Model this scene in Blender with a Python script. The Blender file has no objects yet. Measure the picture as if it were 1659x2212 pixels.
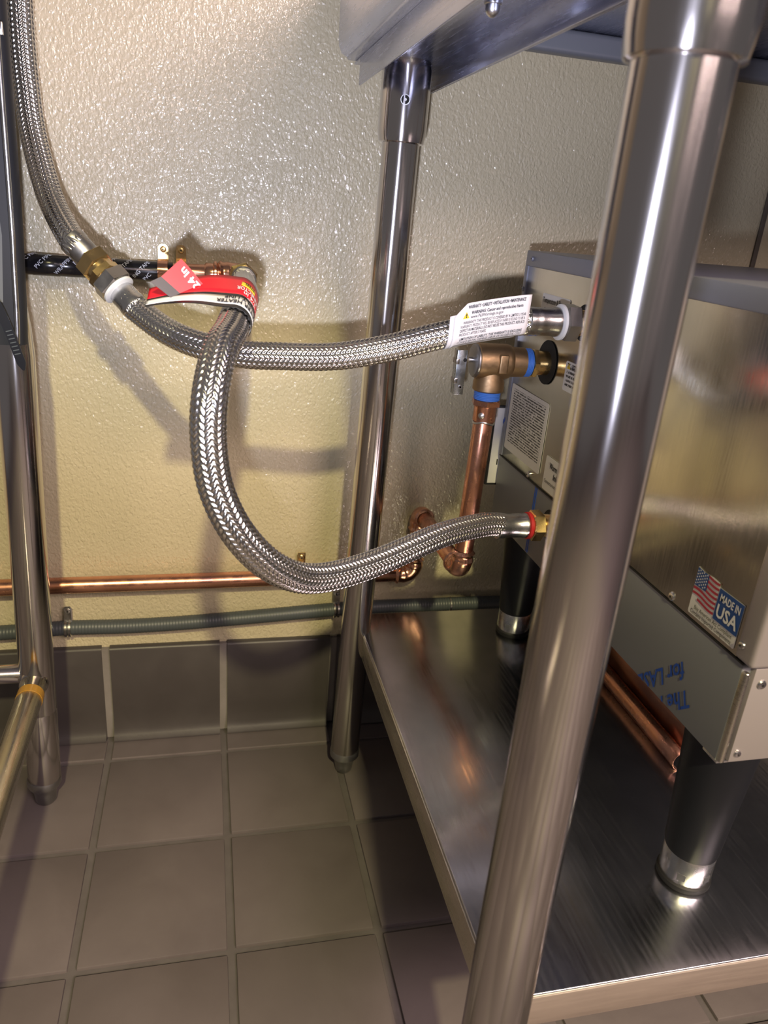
import bpy, bmesh, math, random
import numpy as np
from mathutils import Vector, Matrix
random.seed(4)
S = bpy.context.scene
COL = S.collection
PI = math.pi

# ------------------------------------------------------------------ camera
cd = bpy.data.cameras.new('camera')
cd.sensor_fit = 'VERTICAL'; cd.sensor_height = 36.0; cd.sensor_width = 27.0
cd.lens = 1612.7 / 2212 * 36.0
cd.clip_start = 0.01
cd.dof.use_dof = True; cd.dof.focus_distance = 0.80; cd.dof.aperture_fstop = 10.0
cam = bpy.data.objects.new('camera', cd); COL.objects.link(cam)
R = ((0.97292834, -0.21717389, 0.07903128), (0.00897672, 0.3772227, 0.92607908), (-0.23093259, -0.90029914, 0.36896016))
cam.matrix_world = Matrix(((R[0][0], R[1][0], R[2][0], 0.0), (R[0][1], R[1][1], R[2][1], 0.0), (R[0][2], R[1][2], R[2][2], 0.80), (0, 0, 0, 1)))
S.camera = cam

# ------------------------------------------------------------------ world, lamps, exposure
w = bpy.data.worlds.new('kitchen_ambient'); S.world = w; w.use_nodes = True
bg = w.node_tree.nodes['Background']; bg.inputs[0].default_value = (0.50, 0.45, 0.44, 1); bg.inputs[1].default_value = 0.26

def aim(o, target):
    d = Vector(target) - o.location
    o.rotation_euler = d.to_track_quat('-Z', 'Y').to_euler()

# warm kitchen ceiling lamp high behind the photographer, shining down through the aisle between the tables
l = bpy.data.lights.new('ceiling_lamp', 'SPOT'); l.energy = 270; l.color = (1.0, 0.87, 0.45); l.shadow_soft_size = 0.05
l.spot_size = math.radians(43); l.spot_blend = 0.18
o = bpy.data.objects.new('ceiling_lamp', l); o.location = (0.0, -1.55, 2.32); COL.objects.link(o); aim(o, (0.0, 0.20, 0.0))
# added pinkish fill panel behind right, brightening front leg, shelf lip and floor
l = bpy.data.lights.new('warm_fill', 'AREA'); l.shape = 'RECTANGLE'; l.size = 1.0; l.size_y = 0.5; l.energy = 44; l.color = (1.0, 0.75, 0.70)
o = bpy.data.objects.new('warm_fill', l); o.location = (0.85, -1.05, 1.55); COL.objects.link(o); aim(o, (0.3, 0.4, 0.3))
# cool white flash of the phone, a hand's breadth below the lens
l = bpy.data.lights.new('phone_flash', 'SPOT'); l.energy = 35; l.color = (0.80, 0.81, 1.0); l.shadow_soft_size = 0.010
l.spot_size = math.radians(88); l.spot_blend = 0.85
o = bpy.data.objects.new('phone_flash', l); o.location = (-0.022, -0.01, 0.728); COL.objects.link(o); aim(o, (0.06, 1.03, 1.16))

vs = S.view_settings
vs.view_transform = 'Standard'; vs.look = 'None'; vs.exposure = 0.0; vs.gamma = 1.0; vs.use_curve_mapping = False

# ------------------------------------------------------------------ materials
def mat(name, col=(.5, .5, .5), rough=.5, metal=0.0, spec=.5, coat=0.0):
    m = bpy.data.materials.new(name); m.use_nodes = True
    b = m.node_tree.nodes['Principled BSDF']
    b.inputs['Base Color'].default_value = (*col, 1); b.inputs['Roughness'].default_value = rough
    b.inputs['Metallic'].default_value = metal; b.inputs['Specular IOR Level'].default_value = spec
    b.inputs['Coat Weight'].default_value = coat
    return m
def nodes(m): return m.node_tree.nodes, m.node_tree.links, m.node_tree.nodes['Principled BSDF']
def coords(m, scale=(1, 1, 1), kind='Object'):
    N, L, b = nodes(m)
    tc = N.new('ShaderNodeTexCoord'); mp = N.new('ShaderNodeMapping'); mp.inputs['Scale'].default_value = scale
    L.new(tc.outputs[kind], mp.inputs[0]); return mp.outputs[0]
def noise(m, vec, scale, detail=3.0, rough=.5, dist=0.0):
    N, L, b = nodes(m)
    n = N.new('ShaderNodeTexNoise'); n.inputs['Scale'].default_value = scale; n.inputs['Detail'].default_value = detail
    n.inputs['Roughness'].default_value = rough; n.inputs['Distortion'].default_value = dist
    if vec is not None: L.new(vec, n.inputs['Vector'])
    return n.outputs[0]
def ramp(m, fac, stops):
    N, L, b = nodes(m)
    r = N.new('ShaderNodeValToRGB'); e = r.color_ramp.elements
    while len(e) < len(stops): e.new(.5)
    for i, (p, c) in enumerate(stops):
        e[i].position = p; e[i].color = (*c, 1) if len(c) == 3 else c
    L.new(fac, r.inputs[0]); return r.outputs[0]
def bump(m, height, strength=.3, dist=.001, prev=None):
    N, L, b = nodes(m)
    n = N.new('ShaderNodeBump'); n.inputs['Strength'].default_value = strength; n.inputs['Distance'].default_value = dist
    L.new(height, n.inputs['Height'])
    if prev is not None: L.new(prev, n.inputs['Normal'])
    L.new(n.outputs[0], b.inputs['Normal']); return n.outputs[0]
def math_node(m, op, a, bb):
    N, L, b = nodes(m); n = N.new('ShaderNodeMath'); n.operation = op
    for i, v in enumerate((a, bb)):
        if isinstance(v, (int, float)): n.inputs[i].default_value = v
        else: L.new(v, n.inputs[i])
    return n.outputs[0]
M = {}
def metal(name, col, r0, r1, stretch=(1, 1, 1), scale=40, bumpy=0.0, colvar=0.12):
    m = mat(name, col, (r0 + r1) / 2, 1.0); N, L, b = nodes(m)
    v = coords(m, stretch); n = noise(m, v, scale, 4.0)
    L.new(ramp(m, n, [(.3, (r0,) * 3), (.7, (r1,) * 3)]), b.inputs['Roughness'])
    n2 = noise(m, coords(m), 14, 3.0)
    d = tuple(c * (1 - colvar) for c in col); u = tuple(min(1, c * (1 + colvar)) for c in col)
    L.new(ramp(m, n2, [(.3, d), (.7, u)]), b.inputs['Base Color'])
    if bumpy: bump(m, n, bumpy, .0004)
    return m
M['leg'] = metal('brushed_stainless_tube', (.60, .575, .57), .135, .165, (1, 1, .03), 900, 0, .03)
M['rail'] = metal('worn_stainless_rail', (.60, .57, .50), .24, .36, (1, .03, 1), 700, .03, .10)
M['lip'] = metal('satin_lit_shelf_lip', (.80, .70, .63), .42, .52, (.05, 1, 1), 300, .03, .05)  # lighter, pinker metal: warm light on the front lip put into its colour
M['shelf'] = metal('scratched_stainless_shelf', (.43, .44, .48), .16, .27, (1, .06, 1), 300, .05, .14)
M['top'] = metal('bright_stainless_underside', (.52, .54, .66), .20, .30, (1, .05, 1), 400, .03, .06)
M['panel'] = metal('brushed_stainless_panel', (.60, .57, .49), .13, .22, (1, 1, .05), 500, .05, .08)
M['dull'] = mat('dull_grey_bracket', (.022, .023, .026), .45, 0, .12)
M['casting'] = metal('grey_cast_foot', (.34, .34, .35), .35, .5, (1, 1, 1), 60, .1)
M['braid'] = metal('braided_wire', (.74, .73, .71), .17, .24, (1, 1, 1), 200)
M['steel'] = metal('zinc_plated_steel', (.62, .62, .62), .2, .3, (1, 1, 1), 80)
M['steel_dark'] = metal('dull_nickel_nut', (.46, .45, .44), .25, .38, (1, 1, 1), 90)
M['blue_steel'] = metal('bluish_zinc_lever', (.52, .58, .64), .2, .32, (1, 1, 1), 120)
M['copper'] = metal('copper_pipe', (.66, .33, .22), .2, .36, (1, 1, 1), 55, .03, .22)
M['copper_bright'] = metal('polished_copper', (.78, .42, .28), .14, .26, (1, 1, 1), 60, .02, .15)
M['copper_dark'] = metal('tarnished_copper', (.30, .145, .095), .3, .45, (1, 1, 1), 60, .03, .2)
M['brass'] = metal('yellow_brass', (.72, .52, .24), .18, .3, (1, 1, 1), 70)
M['bronze'] = metal('cast_bronze_valve', (.40, .275, .155), .42, .56, (1, 1, 1), 260, .25, .15)
M['solder'] = metal('solder', (.62, .62, .60), .25, .4, (1, 1, 1), 200, .3)
M['grey_paint'] = mat('grey_film_on_metal', (.170, .178, .200), .42, 0.25)
M['trim_paint'] = mat('blue_grey_painted_trim', (.20, .21, .26), .38, 0.3)
M['front_paint'] = mat('brushed_front_plate', (.42, .39, .39), .40, 0.55)
M['black_plastic'] = mat('black_plastic', (.008, .009, .013), .45, 0, .25)
M['black_rubber'] = mat('black_rubber', (.006, .006, .007), .6)
M['tape'] = mat('black_pvc_tape', (.008, .008, .010), .2)
M['white_plastic'] = mat('white_nylon_washer', (.70, .71, .70), .4)
M['red_rubber'] = mat('red_gasket', (.48, .02, .025), .45)
M['paper'] = mat('white_label_paper', (.62, .60, .57), .5)
M['paper_bright'] = mat('white_tag_paper', (.72, .71, .69), .42)
M['ink'] = mat('black_ink', (.012, .012, .014), .5)
M['ink_white'] = mat('white_ink', (.75, .75, .75), .5)
M['tape_ink'] = mat('silver_tape_print', (.45, .48, .55), .4)
M['ink_blue'] = mat('blue_ink', (.006, .06, .36), .45)
M['red_tag'] = mat('red_tag_print', (.60, .012, .022), .35)
M['black_tag'] = mat('black_tag_print', (.012, .012, .014), .35)
M['yellow_tag'] = mat('yellow_tag_print', (.78, .55, .03), .4)
M['flag_red'] = mat('flag_red', (.40, .02, .05), .45)
M['flag_blue'] = mat('flag_blue', (.008, .06, .25), .45)
M['conduit'] = mat('grey_flexible_conduit', (.060, .072, .078), .45)
M['amber'] = mat('amber_tape', (.42, .22, .03), .25)
M['patch'] = mat('grey_white_patch', (.13, .14, .15), .7, 0, .2)
M['hole'] = mat('dark_opening', (.004, .004, .004), .8)
M['seam'] = mat('dark_wall_seam', (.10, .085, .07), .6)

def aniso(m, amt, rot):
    N, L, b = nodes(m); t = N.new('ShaderNodeTangent'); t.direction_type = 'RADIAL'; t.axis = 'Z'
    b.inputs['Anisotropic'].default_value = amt; b.inputs['Anisotropic Rotation'].default_value = rot; L.new(t.outputs[0], b.inputs['Tangent'])
aniso(M['leg'], .7, .25)

def m_wall():
    m = mat('cream_pebbled_frp', (.50, .44, .285), .42, 0, .4, 1.0); N, L, b = nodes(m)
    b.inputs['Coat Roughness'].default_value = .05; b.inputs['Coat IOR'].default_value = 1.5
    v = coords(m, (1, 1, .7))
    n1 = noise(m, v, 240, 1.0, .5, .9)
    vo = N.new('ShaderNodeTexVoronoi'); vo.feature = 'SMOOTH_F1'; vo.inputs['Scale'].default_value = 290; vo.inputs['Smoothness'].default_value = .8
    L.new(v, vo.inputs['Vector'])
    h = math_node(m, 'SUBTRACT', n1, math_node(m, 'MULTIPLY', vo.outputs['Distance'], .5))
    nb = bump(m, h, 1.0, .0013)
    L.new(nb, b.inputs['Coat Normal'])
    big = noise(m, coords(m), 3.0, 3.0)
    L.new(ramp(m, big, [(.3, (.49, .435, .300)), (.7, (.55, .490, .335))]), b.inputs['Base Color'])
    return m
M['wall'] = m_wall()
def m_tile(name, a, bcol, rough, sc=9):
    m = mat(name, a, rough); N, L, b = nodes(m)
    tc = N.new('ShaderNodeTexCoord'); oi = N.new('ShaderNodeObjectInfo'); ad = N.new('ShaderNodeVectorMath'); ad.operation = 'ADD'
    L.new(tc.outputs['Object'], ad.inputs[0]); L.new(oi.outputs['Location'], ad.inputs[1])
    n = noise(m, ad.outputs[0], sc, 6.0, .6, .4)
    L.new(ramp(m, n, [(.25, a), (.75, bcol)]), b.inputs['Base Color'])
    fine = noise(m, ad.outputs[0], 240, 3.0)
    bump(m, math_node(m, 'ADD', fine, n), .12, .0006)
    L.new(ramp(m, n, [(.3, (rough - .08,) * 3), (.7, (rough + .08,) * 3)]), b.inputs['Roughness'])
    return m
M['tile'] = m_tile('taupe_quarry_tile', (.118, .100, .102), (.156, .134, .135), .50)
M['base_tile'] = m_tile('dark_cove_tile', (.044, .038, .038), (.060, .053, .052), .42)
M['grout'] = m_tile('grey_grout', (.098, .087, .087), (.136, .122, .122), .8, 30)
M['base_grout'] = m_tile('pale_wall_grout', (.17, .155, .145), (.23, .21, .20), .8, 30)
def m_print(name, lines, paper=(.60, .58, .55), fill=.45):
    m = mat(name, paper, .5); N, L, b = nodes(m)
    uv = N.new('ShaderNodeTexCoord'); sp = N.new('ShaderNodeSeparateXYZ'); L.new(uv.outputs['UV'], sp.inputs[0])
    u, v = sp.outputs[0], sp.outputs[1]
    vl = math_node(m, 'MULTIPLY', v, lines); fr = math_node(m, 'FRACT', vl, 0); fl = math_node(m, 'FLOOR', vl, 0)
    band = math_node(m, 'MULTIPLY', math_node(m, 'GREATER_THAN', fr, .25), math_node(m, 'LESS_THAN', fr, .80))
    cx = N.new('ShaderNodeCombineXYZ'); L.new(math_node(m, 'MULTIPLY', u, 34), cx.inputs[0]); L.new(math_node(m, 'MULTIPLY', fl, 7.3), cx.inputs[1]); L.new(math_node(m, 'MULTIPLY', fr, 1.2), cx.inputs[2])
    n = noise(m, cx.outputs[0], 1.0, 3.0, .7)
    ink = math_node(m, 'MULTIPLY', band, math_node(m, 'GREATER_THAN', n, fill))
    mu = math_node(m, 'MULTIPLY', math_node(m, 'GREATER_THAN', u, .07), math_node(m, 'LESS_THAN', u, .93))
    mv = math_node(m, 'MULTIPLY', math_node(m, 'GREATER_THAN', v, .13), math_node(m, 'LESS_THAN', v, .94))
    ink = math_node(m, 'MULTIPLY', ink, math_node(m, 'MULTIPLY', mu, mv))
    L.new(ramp(m, ink, [(0, paper), (1, (.03, .03, .03))]), b.inputs['Base Color'])
    return m
M['fine_print'] = m_print('dense_fine_print', 26)
M['small_print'] = m_print('warning_print', 7)

# ------------------------------------------------------------------ builders
def link(o, parent=None):
    COL.objects.link(o)
    if parent is not None: o.parent = parent
    return o
def tag(o, label, cat, group=None, kind=None):
    if label: o['label'] = label
    if cat: o['category'] = cat
    if group: o['group'] = group
    if kind: o['kind'] = kind
    return o
def thing(name, label, cat, group=None, loc=(0, 0, 0)):
    o = bpy.data.objects.new(name, None); o.empty_display_size = .02; o.location = loc; link(o)
    return tag(o, label, cat, group)
def from_geo(name, V, F, m, parent=None, sharp=35, uv=None, smooth=True):
    me = bpy.data.meshes.new(name); me.from_pydata([tuple(v) for v in V], [], F); me.update()
    return finish(name, me, m, parent, sharp, uv, smooth)
def finish(name, me, m, parent=None, sharp=35, uv=None, smooth=True):
    if isinstance(m, (list, tuple)):
        for x in m: me.materials.append(M[x])
    else: me.materials.append(M[m])
    if uv is not None:
        l = me.uv_layers.new(name='UVMap')
        for lp in me.loops: l.data[lp.index].uv = uv[lp.vertex_index]
    if smooth and len(me.polygons):
        me.polygons.foreach_set('use_smooth', [True] * len(me.polygons)); me.set_sharp_from_angle(angle=math.radians(sharp))
    o = bpy.data.objects.new(name, me); link(o)
    if parent is not None:
        o.parent = parent; o.matrix_parent_inverse = Matrix.Translation(-parent.location) if parent.type == 'EMPTY' else Matrix()
    return o
def box_bm(bm, lo, hi, bev=0.0, seg=2):
    r = bmesh.ops.create_cube(bm, size=1.0); vs_ = r['verts']
    c = [(a + b) / 2 for a, b in zip(lo, hi)]; s = [b - a for a, b in zip(lo, hi)]
    for v in vs_: v.co = Vector((v.co.x * s[0] + c[0], v.co.y * s[1] + c[1], v.co.z * s[2] + c[2]))
    if bev:
        es = list({e for v in vs_ for e in v.link_edges})
        bmesh.ops.bevel(bm, geom=es, offset=bev, segments=seg, affect='EDGES', profile=.5)
def boxes(name, bl, m, parent=None, bev=.001, seg=2):
    bm = bmesh.new()
    for lo, hi in bl: box_bm(bm, lo, hi, bev, seg)
    me = bpy.data.meshes.new(name); bm.to_mesh(me); bm.free()
    return finish(name, me, m, parent, 40)
def frame_of(ax):
    ax = Vector(ax).normalized(); t = Vector((0, 0, 1)) if abs(ax.z) < .9 else Vector((1, 0, 0))
    a = ax.cross(t).normalized(); return ax, a, ax.cross(a).normalized()
def lathe_geo(p0, ax, prof, n=32, rot=0.0, caps=True):
    ax, a, b = frame_of(ax); p0 = Vector(p0); V, F = [], []
    for d, r in prof:
        for k in range(n):
            t = 2 * PI * k / n + rot
            V.append(p0 + ax * d + (a * math.cos(t) + b * math.sin(t)) * r)
    for i in range(len(prof) - 1):
        for k in range(n):
            k2 = (k + 1) % n; F.append((i * n + k, i * n + k2, (i + 1) * n + k2, (i + 1) * n + k))
    if caps:
        F.append(tuple(range(n))[::-1]); F.append(tuple((len(prof) - 1) * n + k for k in range(n)))
    return V, F
def lathe(name, p0, ax, prof, m, parent=None, n=32, rot=0.0, sharp=35):
    V, F = lathe_geo(p0, ax, prof, n, rot); return from_geo(name, V, F, m, parent, sharp)
def hexnut(name, p0, ax, d0, d1, r, m, parent=None, rot=.2):
    # hexagonal barrel with chamfered rounded shoulders
    c = .12 * (d1 - d0)
    V, F = lathe_geo(Vector(p0), ax, [(d0, r * .86), (d0 + c, r), (d1 - c, r), (d1, r * .86)], 6, rot)
    return from_geo(name, V, F, m, parent, 12)
def resample(pts, step):
    P = [Vector(p) for p in pts]; P = [P[0] * 2 - P[1]] + P + [P[-1] * 2 - P[-2]]; dense = []
    for i in range(1, len(P) - 2):
        p0, p1, p2, p3 = P[i - 1:i + 3]
        for k in range(24):
            t = k / 24
            dense.append(.5 * ((2 * p1) + (p2 - p0) * t + (2 * p0 - 5 * p1 + 4 * p2 - p3) * t * t + (3 * p1 - p0 - 3 * p2 + p3) * t ** 3))
    dense.append(P[-2])
    D = np.array([tuple(p) for p in dense])
    for _ in range(6): D[1:-1] = D[1:-1] * .5 + (D[:-2] + D[2:]) * .25
    s = np.concatenate([[0], np.cumsum(np.linalg.norm(np.diff(D, axis=0), axis=1))])
    n = max(2, int(s[-1] / step)); t = np.linspace(0, s[-1], n + 1)
    return np.stack([np.interp(t, s, D[:, k]) for k in range(3)], 1), t
def frames(P):
    T = np.gradient(P, axis=0); T /= np.linalg.norm(T, axis=1)[:, None]
    A = np.zeros_like(P); t0 = T[0]; u = np.array([0, 0, 1.]) if abs(t0[2]) < .9 else np.array([1., 0, 0])
    a = np.cross(t0, u); a /= np.linalg.norm(a)
    for i in range(len(P)):
        a = a - T[i] * a.dot(T[i]); a /= np.linalg.norm(a); A[i] = a
    return T, A, np.cross(T, A)
def sweep_np(name, P, rad, m, parent=None, n=24, sharp=40, close=True):
    # rad: (rings, n) or (rings,) or float
    rad = np.broadcast_to(np.asarray(rad, float).reshape(-1, 1) if np.ndim(rad) < 2 else rad, (len(P), n))
    T, A, B = frames(P); th = np.linspace(0, 2 * PI, n, endpoint=False)
    V = P[:, None, :] + (A[:, None, :] * np.cos(th)[None, :, None] + B[:, None, :] * np.sin(th)[None, :, None]) * rad[:, :, None]
    V = V.reshape(-1, 3); R_ = len(P)
    i = np.arange(R_ - 1)[:, None]; k = np.arange(n)[None, :]; k2 = (k + 1) % n
    Q = np.stack([i * n + k, i * n + k2, (i + 1) * n + k2, (i + 1) * n + k], -1).reshape(-1, 4)
    me = bpy.data.meshes.new(name); me.vertices.add(len(V)); me.vertices.foreach_set('co', V.ravel())
    me.loops.add(Q.size); me.loops.foreach_set('vertex_index', Q.ravel().astype(np.int32))
    me.polygons.add(len(Q)); me.polygons.foreach_set('loop_start', np.arange(0, Q.size, 4, dtype=np.int32))
    me.update(calc_edges=True); me.validate()
    return finish(name, me, m, parent, sharp)
def pipe(name, pts, r, m, parent=None, n=24, step=.004):
    P, t = resample(pts, step); return sweep_np(name, P, r, m, parent, n)
def straight(name, a, b, r, m, parent=None, n=28, inset=0.0):
    a, b = Vector(a), Vector(b); L = (b - a).length
    return lathe(name, a, b - a, [(0, r * .96), (.001, r), (L - .001, r), (L, r * .96)], m, parent, n)
def arc_pts(corner, d_in, d_out, rad, n=10):
    c = Vector(corner); u = Vector(d_in).normalized(); v = Vector(d_out).normalized()
    o = c - u * rad + v * rad
    return [o + (-v) * rad * math.cos(PI / 2 * k / n) + u * rad * math.sin(PI / 2 * k / n) for k in range(n + 1)]
def elbow(name, corner, d_in, d_out, m, parent, r=.0118, rad=.016, cup=.014):
    # wrought copper elbow with a raised bead at each cup
    u = Vector(d_in).normalized(); v = Vector(d_out).normalized(); A = arc_pts(corner, u, v, rad)
    pts = [A[0] - u * cup, A[0] - u * (cup * .5)] + A + [A[-1] + v * (cup * .5), A[-1] + v * cup]
    P = np.array([tuple(p) for p in pts]); dense = []
    for i in range(len(P) - 1):
        for k in range(4): dense.append(P[i] + (P[i + 1] - P[i]) * k / 4)
    dense.append(P[-1]); D = np.array(dense)
    s = np.concatenate([[0], np.cumsum(np.linalg.norm(np.diff(D, axis=0), axis=1))]); L = s[-1]
    e = np.minimum(s, L - s)
    rr = r * 1.13 + r * .17 * np.exp(-((e - .0035) / .0016) ** 2) + r * .06 * np.exp(-((e - cup) / .003) ** 2)
    rr[e < .0004] = r * 1.02
    return sweep_np(name, D, rr, m, parent, 28)
def sheet(name, pts, thick, m, parent=None, normal=(0, -1, 0)):
    # thin plate from a polygon outline, extruded along -normal
    n = Vector(normal).normalized(); k = len(pts); V = [Vector(p) for p in pts] + [Vector(p) - n * thick for p in pts]
    F = [tuple(range(k)), tuple(range(2 * k - 1, k - 1, -1))] + [(i, k + i, k + (i + 1) % k, (i + 1) % k) for i in range(k)]
    return from_geo(name, V, F, m, parent, 30, None, False)
def text_geo(s, size=1.0, align='LEFT', bold=0.0, shear=0.0):
    c = bpy.data.curves.new('t', 'FONT'); c.body = s; c.size = size; c.align_x = align; c.resolution_u = 2; c.offset = bold * size; c.shear = shear
    o = bpy.data.objects.new('t', c); COL.objects.link(o)
    me = bpy.data.meshes.new_from_object(o)
    V = [v.co.copy() for v in me.vertices]; F = [tuple(p.vertices) for p in me.polygons]
    bpy.data.objects.remove(o); bpy.data.meshes.remove(me); bpy.data.curves.remove(c)
    return V, F
def text(name, s, size, fn, m, parent, align='LEFT', bold=0.012, sx=1.0, width=None):
    V, F = text_geo(s, size, align, bold)
    if width is not None and V:
        w0 = max(v.x for v in V) - min(v.x for v in V); sx = width / w0
    return from_geo(name, [fn(v.x * sx, v.y) for v in V], F, m, parent, 30, None, False)
def plane_fn(P0, U, Vv, off=.0004):
    P0, U, Vv = Vector(P0), Vector(U).normalized(), Vector(Vv).normalized(); N = U.cross(Vv)
    return lambda a, b: P0 + U * a + Vv * b + N * off
def rrect(w_, h_, r, n=4):
    out = []
    for cx, cy, a0 in ((w_ - r, r, -PI / 2), (w_ - r, h_ - r, 0), (r, h_ - r, PI / 2), (r, r, PI)):
        for k in range(n + 1):
            a = a0 + PI / 2 * k / n; out.append((cx + r * math.cos(a), cy + r * math.sin(a)))
    return out
def label_plate(name, fn, w_, h_, r, m, parent, thick=.0003):
    pts = rrect(w_, h_, r); k = len(pts)
    V = [fn(a, b) for a, b in pts]; n = (V[1] - V[0])
    c = fn(0, 0); N = (fn(1, 0) - c).cross(fn(0, 1) - c).normalized()
    V2 = [v - N * thick for v in V]
    F = [tuple(range(k))] + [(i, k + i, k + (i + 1) % k, (i + 1) % k) for i in range(k)]
    uv = [(a / w_, b / h_) for a, b in pts] * 2
    return from_geo(name, V + V2, F, m, parent, 30, uv, False)
def dup(o, parent, loc):
    c = o.copy(); COL.objects.link(c); c.parent = parent; c.location = loc; return c

# ================================================================== the room
WY = 1.03                                   # face of the back wall
wall = boxes('wall_back', [((-1.6, WY, 0), (2.2, WY + .08, 2.4))], 'wall', None, 0)
tag(wall, 'cream pebbled plastic-panelled back wall', None, None, 'structure')
seam = boxes('trim_1', [((.796, WY - .003, .165), (.804, WY, 2.4))], 'seam', None, .001)
tag(seam, 'dark joint strip between two wall panels behind heater', None, None, 'structure')
floor = boxes('floor', [((-1.6, -2.2, -.06), (2.2, WY + .08, -.0045))], 'grout', None, 0)
tag(floor, 'taupe quarry tile floor with grey grout', None, None, 'structure')
PT = .1735; GX, GY = .0235, .9695; J = .0095
bm = bmesh.new(); box_bm(bm, (-PT / 2 + J / 2, -PT / 2 + J / 2, -.012), (PT / 2 - J / 2, PT / 2 - J / 2, 0), .0016, 2)
tme = bpy.data.meshes.new('floor_tile'); bm.to_mesh(tme); bm.free(); tme.materials.append(M['tile'])
tme.polygons.foreach_set('use_smooth', [True] * len(tme.polygons)); tme.set_sharp_from_angle(angle=math.radians(40))
for i in range(-5, 7):
    for j in range(0, 8):
        t = bpy.data.objects.new('floor_tile', tme); link(t, floor)
        t.location = (GX + (i + .5) * PT, GY - (j + .5) * PT, random.uniform(-.0006, .0004))
        t.rotation_euler = (random.uniform(-.002, .002), random.uniform(-.002, .002), random.uniform(-.004, .004))
bm = bmesh.new(); box_bm(bm, (-PT / 2 + J / 2, GY + J / 2 - .001, -.012), (PT / 2 - J / 2, 1.0175, -.001), .0014, 2)
sme = bpy.data.meshes.new('floor_tile_cut'); bm.to_mesh(sme); bm.free(); sme.materials.append(M['tile'])
for i in range(-5, 7):
    t = bpy.data.objects.new('cut_floor_tile', sme); link(t, floor); t.location = (GX + (i + .5) * PT, 0, random.uniform(-.0005, .0004))
# cove base: grout backing with one coved tile after another
base = boxes('baseboard_back', [((-1.6, 1.0235, 0), (2.2, WY + .002, .162))], 'base_grout', None, 0)
tag(base, 'row of dark coved base tiles along the back wall', None, None, 'structure')
prof = [(1.0295, .1645), (1.0245, .1645), (1.0215, .163), (1.0198, .160), (1.0195, .05), (1.0190, .034), (1.0170, .020), (1.0130, .010), (1.0080, .004), (1.0075, .0015), (1.0295, .0015)]
hw = PT / 2 - .0058; V = [(x, y, z) for x in (-hw, hw) for y, z in prof]; k = len(prof)
F = [tuple(range(k))[::-1], tuple(range(k, 2 * k))] + [(i, (i + 1) % k, k + (i + 1) % k, k + i) for i in range(k)]
bme = bpy.data.meshes.new('cove_tile'); bme.from_pydata(V, [], F); bme.update()
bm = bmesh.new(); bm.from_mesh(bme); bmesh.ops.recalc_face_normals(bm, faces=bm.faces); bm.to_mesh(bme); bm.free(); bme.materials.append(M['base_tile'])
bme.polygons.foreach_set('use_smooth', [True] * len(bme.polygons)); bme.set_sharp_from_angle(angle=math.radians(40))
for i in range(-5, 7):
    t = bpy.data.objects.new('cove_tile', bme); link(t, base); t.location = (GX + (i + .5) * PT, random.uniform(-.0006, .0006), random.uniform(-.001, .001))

# ================================================================== the right-hand work table
tb = thing('work_table', 'stainless work table with round legs and undershelf, carrying the heater', 'table', None, (.7, .62, 0))
def table_leg(x0, y0, x1, y1, r, rs, zs0, ztop, parent, screw=None):
    a = Vector((x0, y0, .035)); top = Vector((x1, y1, ztop)); d = top - a; L = d.length
    def z2d(z): return (z - a.z) / d.normalized().z
    lg = lathe('leg', a, d, [(0, r * .97), (.001, r), (z2d(zs0) + .01, r), (z2d(zs0) + .011, r * .9)], 'leg', parent, 48)
    so = lathe('leg_socket', a, d, [(z2d(zs0), r * 1.03), (z2d(zs0) + .0012, rs * .93), (z2d(zs0) + .007, rs * .97), (z2d(zs0) + .014, rs), (L - .010, rs), (L - .004, rs * .97), (L, rs * .88)], 'leg', parent, 48)
    ft = lathe('bullet_foot', (x0, y0, 0), (0, 0, 1), [(0, r * .50), (.003, r * .60), (.012, r * .66), (.022, r * .74), (.027, r * .93), (.030, r * 1.04), (.038, r * 1.04), (.041, r * 1.0)], 'casting', parent, 6 * 6)
    if screw is not None:
        c = Vector(screw); n = Vector((-c.x + .02 * 0, -c.y, 0)).normalized(); n = (Vector((0.0, 0.0, 0.0)) - Vector((x1, y1, 0))).normalized()
        p = Vector((x1, y1, c.z)) + n * (rs - .0008)
        lathe('set_screw', p, n, [(0, .0054), (.0010, .0052), (.0010, .0044), (.0004, .0042)], 'steel', so, 20)
        lathe('screw_recess', p, n, [(.0002, .0044), (.0009, .0043)], 'hole', so, 24)
        lathe('socket_dot', p, n, [(.0008, .0018), (.0013, .0016)], 'steel_dark', so, 6)
    return lg
table_leg(.2020, .905, .2165, .905, .0211, .0272, .8745, .9585, tb, (.2, .9, .9155))
table_leg(.1960, .325, .1960, .325, .0222, .0272, .868, .9585, tb)
table_leg(1.20, .905, 1.20, .905, .0211, .0272, .8745, .9585, tb)
table_leg(1.20, .325, 1.20, .325, .0211, .0272, .8745, .9585, tb)
ZS = .25
sh = boxes('undershelf', [((.2135, .354, ZS - .0035), (1.19, .945, ZS))], 'shelf', tb, .0014, 3)
boxes('shelf_side_lip', [((.2120, .356, ZS - .037), (.2150, .940, ZS - .002))], 'rail', tb, .0008)
boxes('shelf_front_lip', [((.214, .3525, ZS - .034), (1.19, .3555, ZS - .002))], 'lip', tb, .0008)
boxes('shelf_back_lip', [((.214, .9435, ZS - .034), (1.19, .9465, ZS - .002))], 'shelf', tb, .0008)
# hat channel under the table end
ch = boxes('support_channel', [((.168, .27, .9305), (.1705, .930, .957)), ((.2475, .27, .9305), (.250, .965, .957)), ((.168, .27, .9555), (.250, .965, .958))], 'top', tb, .0007)
boxes('channel_flange', [((.250, .27, .9305), (.2515, .955, .9325))], 'top', ch, .0004)
boxes('end_frame', [((.158, .25, .958), (.275, .960, 1.0185))], 'top', tb, .002)
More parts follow.
